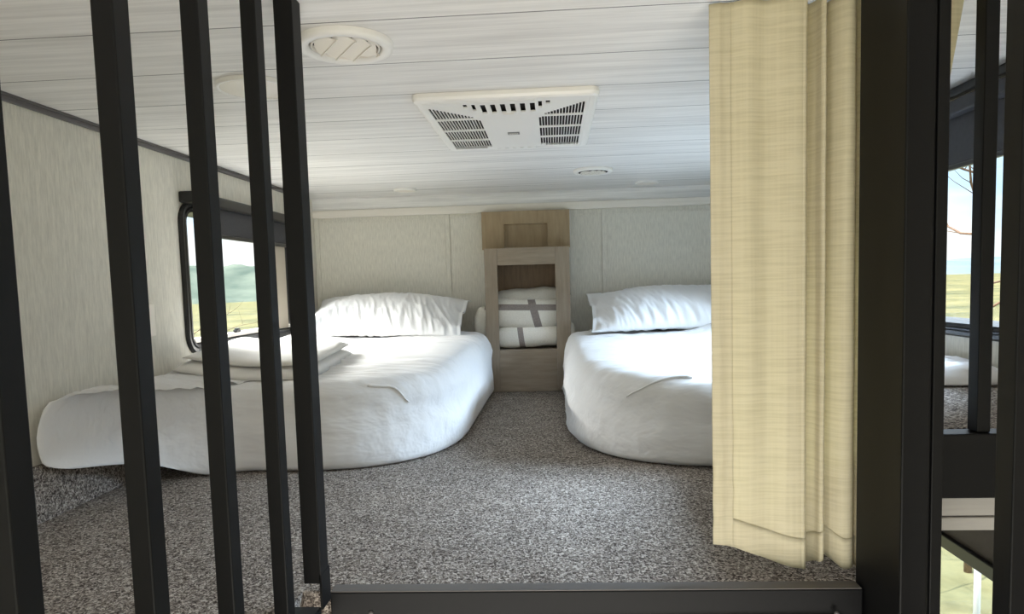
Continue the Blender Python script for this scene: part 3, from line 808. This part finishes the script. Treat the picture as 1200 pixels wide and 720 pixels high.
# ------------------------------------------------------------------ railings
lr = thing('railing', 'black metal bar railing on the left side of the ladder opening', 'railing', (-0.48, 0.9, -0.045))
for y in (0.545, 0.739, 0.926, 1.113):
    obj('baluster', B(-0.4955, -0.470, y, y + 0.031, 0.0005, ZC - 0.001, bev=0.002, seg=2), M['black'], lr)
bm = bmesh.new(); box(bm, -0.495, -0.460, 1.252, 1.296, 0.052, ZC - 0.001, bev=0.002); box(bm, -0.464, -0.4595, 1.252, 1.300, 0.001, 0.07)
obj('corner_post', bm, M['black'], lr)
bm = B(-0.527, -0.468, 0.20, 1.268, -0.060, 0.0, bev=0.003)
br = obj('base_rail', bm, M['black'], lr)
for y in (1.02, 1.225):
    bm = lathe(bmesh.new(), -0.507, y, [(0, 0.0035), (0.003, 0.0034), (0.0055, 0.002), (0.006, 0.0)], 16)
    obj('screw', bm, M['black_plastic'], br, smooth=True)
# front sill
sl = thing('threshold', 'black metal angle sill along the front edge of the carpet', 'threshold', (0.05, 1.35, -0.09))
bm = bmesh.new()
ang = math.atan2(0.03, 1.06)
box(bm, -0.468, 0.590, 1.318, 1.3275, -0.12, 0.004, bev=0.0025)
box(bm, -0.468, 0.590, 1.3275, 1.352, 0.0005, 0.004)
bmesh.ops.rotate(bm, cent=(-0.468, 1.33, 0), matrix=Matrix.Rotation(0.012, 3, 'Z'), verts=bm.verts[:])
obj('angle_bar', bm, M['black'], sl)
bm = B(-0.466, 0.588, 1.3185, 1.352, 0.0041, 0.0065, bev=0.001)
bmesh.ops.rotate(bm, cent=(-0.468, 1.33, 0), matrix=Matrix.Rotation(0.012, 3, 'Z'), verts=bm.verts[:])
obj('highlight_strip', bm, M['sill_highlight'], sl)  # strip added as a painted highlight along the sill
bm = B(-0.40, 0.55, 1.313, 1.320, -0.120, -0.052, bev=0.002)
obj('face_strip', bm, M['black_plastic'], sl)
for x in (-0.385, 0.535):
    bm = bmesh.new(); lathe(bm, 0, 0, [(0, 0.004), (0.003, 0.0038), (0.005, 0.002), (0.0055, 0)], 16)
    bmesh.ops.rotate(bm, cent=(0, 0, 0), matrix=Matrix.Rotation(PI / 2, 3, 'X'), verts=bm.verts[:])
    bmesh.ops.translate(bm, vec=(x, 1.318, -0.040), verts=bm.verts[:])
    obj('bolt', bm, M['grey_trim'], sl, smooth=True)
# right railing: heavy corner post, slim upright and the next bar
rr_ = thing('railing', 'wide black post and bar on the right of the curtain, closest to the camera', 'railing', (0.63, 1.1, -0.06))
bm = bmesh.new(); box(bm, 0.5925, 0.640, 1.196, 1.372, -0.12, ZC - 0.001, bev=0.003)
obj('corner_post', bm, M['black'], rr_)
obj('upright', B(0.6445, 0.664, 1.199, 1.372, -0.12, ZC - 0.001, bev=0.002), M['black'], rr_)
bm = B(0.640, 0.6445, 1.205, 1.36, -0.12, ZC - 0.001)
obj('gap_strip', bm, M['black_plastic'], rr_)
obj('baluster', B(0.620, 0.648, 0.953, 0.992, -0.12, ZC - 0.001, bev=0.002), M['black'], rr_)
obj('baluster', B(0.620, 0.648, 0.720, 0.759, -0.12, ZC - 0.001, bev=0.002), M['black'], rr_)
obj('base_rail', B(0.600, 0.662, 0.55, 1.195, -0.185, -0.1205, bev=0.003), M['black'], rr_)
# far railing on the raised ledge by the right wall
fr = thing('railing', 'thin black bar on a dark beam in front of the right window', 'railing', (0.94, 1.35, 0.118))
obj('baluster', B(0.800, 0.825, 1.335, 1.367, 0.3105, ZC - 0.001, bev=0.002), M['black'], fr)
obj('beam', B(0.690, XR - 0.002, 1.325, 1.374, 0.185, 0.310, bev=0.003), M['black'], fr)
bm = bmesh.new(); box(bm, 0.690, XR - 0.002, 1.340, 1.372, 0.146, 0.184, bev=0.002); box(bm, 0.690, XR - 0.002, 1.337, 1.372, 0.118, 0.1435, bev=0.002)
obj('lower_panel', bm, M['panel'], fr)

# ------------------------------------------------------------------ curtain
def curtain_bm():
    bm = bmesh.new(); nu, nv = 220, 90
    # control polyline in plan: (x, y offset toward camera negative) over s
    plan = [(0.328, 0.004), (0.345, 0.0), (0.362, 0.002), (0.40, -0.012), (0.44, -0.002), (0.48, -0.014), (0.505, -0.016), (0.518, -0.008), (0.520, 0.016), (0.528, 0.026),
            (0.541, 0.010), (0.546, -0.012), (0.553, -0.014), (0.560, 0.006), (0.566, 0.022), (0.575, 0.004), (0.590, -0.014), (0.606, -0.014), (0.618, 0.0), (0.624, 0.018)]
    tail = [(0.64, 0.004), (0.67, -0.006), (0.70, 0.010), (0.73, -0.006), (0.76, 0.010), (0.80, 0.004), (0.83, 0.008)]
    full = plan + tail
    def sample(s):
        f = s * (len(full) - 1); i = min(int(f), len(full) - 2); t = f - i
        p0 = Vector(full[max(i - 1, 0)]); p1 = Vector(full[i]); p2 = Vector(full[i + 1]); p3 = Vector(full[min(i + 2, len(full) - 1)])
        return 0.5 * ((2 * p1) + (p2 - p0) * t + (2 * p0 - 5 * p1 + 4 * p2 - p3) * t * t + (3 * p1 - p0 - 3 * p2 + p3) * t ** 3)
    zt = ZC - 0.004
    grid = []
    for i in range(nu + 1):
        s = i / nu; col = []
        for j in range(nv + 1):
            t = j / nv                                   # 0 top .. 1 bottom
            p = sample(s); x, yo = p.x, p.y
            # the tail is drawn in toward the bottom
            lim = 0.833 - 0.155 * t * 1.0 if t < 1.0 else 0.68
            lim = max(0.624, 0.833 - 0.19 * min(1, t / 1.0))
            if x > 0.624: x = 0.624 + (x - 0.624) * (lim - 0.624) / (0.833 - 0.624)
            zb_ = 0.070 + (0.022 - 0.070) * smoothstep(0.33, 0.52, x) 
            if x > 0.521: zb_ = 0.022 + 0.020 * math.sin(PI * smoothstep(0.521, 0.600, x)) 
            z = zt + (zb_ - zt) * t
            y = 1.398 + yo * (0.55 + 0.45 * (1 - t) if x < 0.51 else (1.15 - 0.35 * t))
            y += 0.006 * fbm((x * 6, t * 3, 1.7), 1.0)
            # diagonal pull creases near the lower left hem
            if x < 0.52:
                d = (x - 0.365) + (t - 0.80) * 0.55
                y -= 0.004 * math.exp(-(d / 0.014) ** 2) * smoothstep(0.72, 0.82, t) * (1 - smoothstep(0.93, 0.97, t)) * (1 - smoothstep(0.43, 0.50, x))
                d2 = (x - 0.365) + (t - 0.90) * 0.75
                y -= 0.005 * math.exp(-(d2 / 0.012) ** 2) * smoothstep(0.84, 0.90, t) * (1 - smoothstep(0.95, 0.97, t)) * (1 - smoothstep(0.42, 0.47, x))
            x *= 0.967
            col.append(bm.verts.new((x, y, z)))
        grid.append(col)
    for i in range(nu):
        for j in range(nv): bm.faces.new((grid[i][j], grid[i + 1][j], grid[i + 1][j + 1], grid[i][j + 1]))
    return bm, grid
bm, g = curtain_bm()
coords = [[v.co.copy() for v in c] for c in g]
cu = thing('curtain', 'pale yellow slub curtain drawn to the right beside the black post', 'curtain', (0.5, 1.40, 0.02))
co = obj('panel', bm, M['curtain'], cu, smooth=True)
md = co.modifiers.new('thickness', 'SOLIDIFY'); md.thickness = 0.0012; md.offset = 0
# side hem (folded double) and bottom hem as their own strips
def strip(i0, i1, j0, j1, off):
    b2 = bmesh.new(); gg = [[b2.verts.new(coords[i][j] + Vector((0, off, 0))) for j in range(j0, j1 + 1)] for i in range(i0, i1 + 1)]
    for i in range(len(gg) - 1):
        for j in range(len(gg[0]) - 1): b2.faces.new((gg[i][j], gg[i + 1][j], gg[i + 1][j + 1], gg[i][j + 1]))
    return b2
nside = max(i for i in range(221) if coords[i][0].x < 0.360)
h1 = obj('side_hem', strip(0, nside, 0, 90, -0.0022), M['curtain'], cu, smooth=True)
md = h1.modifiers.new('thickness', 'SOLIDIFY'); md.thickness = 0.0012; md.offset = 0
h2 = obj('bottom_hem', strip(0, 170, 85, 90, -0.0018), M['curtain'], cu, smooth=True)
md = h2.modifiers.new('thickness', 'SOLIDIFY'); md.thickness = 0.0010; md.offset = 0

# ------------------------------------------------------------------ outdoors
GZ = -2.3
def ground():
    bm = bmesh.new(); rings = []
    R = [2.5, 5, 9, 15, 25, 40, 65, 100, 160, 250, 400, 700, 1200]
    for r in R:
        ring = []
        for k in range(96):
            a = 2 * PI * k / 96; x, y = r * math.cos(a), r * math.sin(a)
            z = GZ + 0.0 + min(1, r / 30) * 0.35 * fbm((x * 0.05, y * 0.05, 0), 1)
            # land falls away gently to the left, rises a bit to the right
            z += (-0.018 * r if x < 0 else 0.004 * r) * min(1, abs(x) / r + 0.0) * (1 if r < 260 else 260 / r)
            ring.append(bm.verts.new((x, y, z)))
        rings.append(ring)
    for a, b in zip(rings, rings[1:]):
        for k in range(96): bm.faces.new((a[k], a[(k + 1) % 96], b[(k + 1) % 96], b[k]))
    c = bm.verts.new((0, 0, GZ))
    for k in range(96): bm.faces.new((c, rings[0][k], rings[0][(k + 1) % 96]))
    return bm
o = obj('meadow', ground(), M['meadow'], None, smooth=True)
o['kind'] = 'stuff'; tag(o, 'dry yellow green meadow outside the windows', 'meadow')
def hill(dist, a0, a1, height, base, seed, rough):
    bm = bmesh.new(); n = 120; m_ = 10; rows = []
    for j in range(m_ + 1):
        row = []
        for i in range(n + 1):
            a = a0 + (a1 - a0) * i / n; t = j / m_
            r = dist + t * dist * 0.35
            edge = min(1, 6 * min(i / n, 1 - i / n))
            prof = math.sin(PI * min(1, t * 1.25) / 2) * (1 if t < 0.8 else 1 - (t - 0.8) * 2)
            z = base + edge * prof * height * (0.72 + rough * fbm((a * 5 + seed, t * 1.4, 0), 1, 4) + 0.10 * fbm((a * 40, t * 8, seed), 1))
            row.append(bm.verts.new((r * math.cos(a), r * math.sin(a), z)))
        rows.append(row)
    for a, b in zip(rows, rows[1:]):
        for i in range(n): bm.faces.new((a[i], a[i + 1], b[i + 1], b[i]))
    return bm
o = obj('hill', hill(330, math.radians(95), math.radians(165), 30, -7, 2.0, 0.5), M['hill'], None, smooth=True); tag(o, 'wooded blue green hill outside the left window', 'hill')
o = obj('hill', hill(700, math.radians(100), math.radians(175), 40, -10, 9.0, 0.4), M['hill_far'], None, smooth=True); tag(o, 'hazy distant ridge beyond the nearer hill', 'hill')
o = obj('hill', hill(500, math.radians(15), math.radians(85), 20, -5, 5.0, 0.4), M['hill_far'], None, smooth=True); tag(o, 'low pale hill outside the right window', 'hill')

def bare_tree(bx, by, bz, h, seed, spread, label, rad=0.05):
    rnd = random.Random(seed); t = thing('bare_tree', label, 'tree', (bx, by, bz))
    bm = bmesh.new(); p = Vector((bx, by, bz)); pts = [p.copy()]
    for k in range(6):
        p = p + Vector((rnd.uniform(-0.06, 0.06), rnd.uniform(-0.06, 0.06), h / 6)); pts.append(p.copy())
    tube(bm, pts, rad, 8, rad * 0.35); obj('trunk', bm, M['bark'], t, smooth=True)
    for k in range(11):
        q = pts[2 + (k % 5)].lerp(pts[min(3 + (k % 5), 6)], rnd.random()); a = rnd.uniform(0, 2 * PI); d = Vector((math.cos(a), math.sin(a), rnd.uniform(0.1, 0.6)))
        bm = bmesh.new(); bp = [q.copy()]; subs = []
        for s in range(6):
            d = (d + Vector((rnd.uniform(-0.2, 0.2), rnd.uniform(-0.2, 0.2), rnd.uniform(-0.12, 0.2)))).normalized()
            q = q + d * spread / 6; bp.append(q.copy())
            e = (d + Vector((rnd.uniform(-1, 1), rnd.uniform(-1, 1), rnd.uniform(-0.3, 0.9)))).normalized()
            subs.append([q.copy(), q + e * spread * 0.12, q + e * spread * 0.22 + Vector((0, 0, 0.03))])
        tube(bm, bp, rad * 0.35, 6, rad * 0.10)
        for s in subs: tube(bm, s, rad * 0.12, 5, rad * 0.05)
        obj('branch', bm, M['bark'], t, smooth=True)
bare_tree(3.9, 6.6, GZ, 3.7, 4, 1.7, 'bare brown branches outside the right window', 0.035)
bare_tree(-5.6, 10.2, GZ - 0.1, 2.35, 11, 1.2, 'small bare tree outside the left window', 0.02)
bm = tube(bmesh.new(), [(2.6, 4.3, GZ), (2.6, 4.3, -0.1)], 0.02, 10)
pp = thing('pole', 'thin pale pole in the dry grass below the loft', 'pole', (2.6, 4.3, GZ))
obj('shaft', bm, M['post'], pp, smooth=True)
bm = bmesh.new(); lathe(bm, 2.6, 4.3, [(0.0, -0.085), (0.022, -0.09), (0.024, -0.10), (0.024, -0.12)], 12); obj('cap', bm, M['post'], pp, smooth=True)
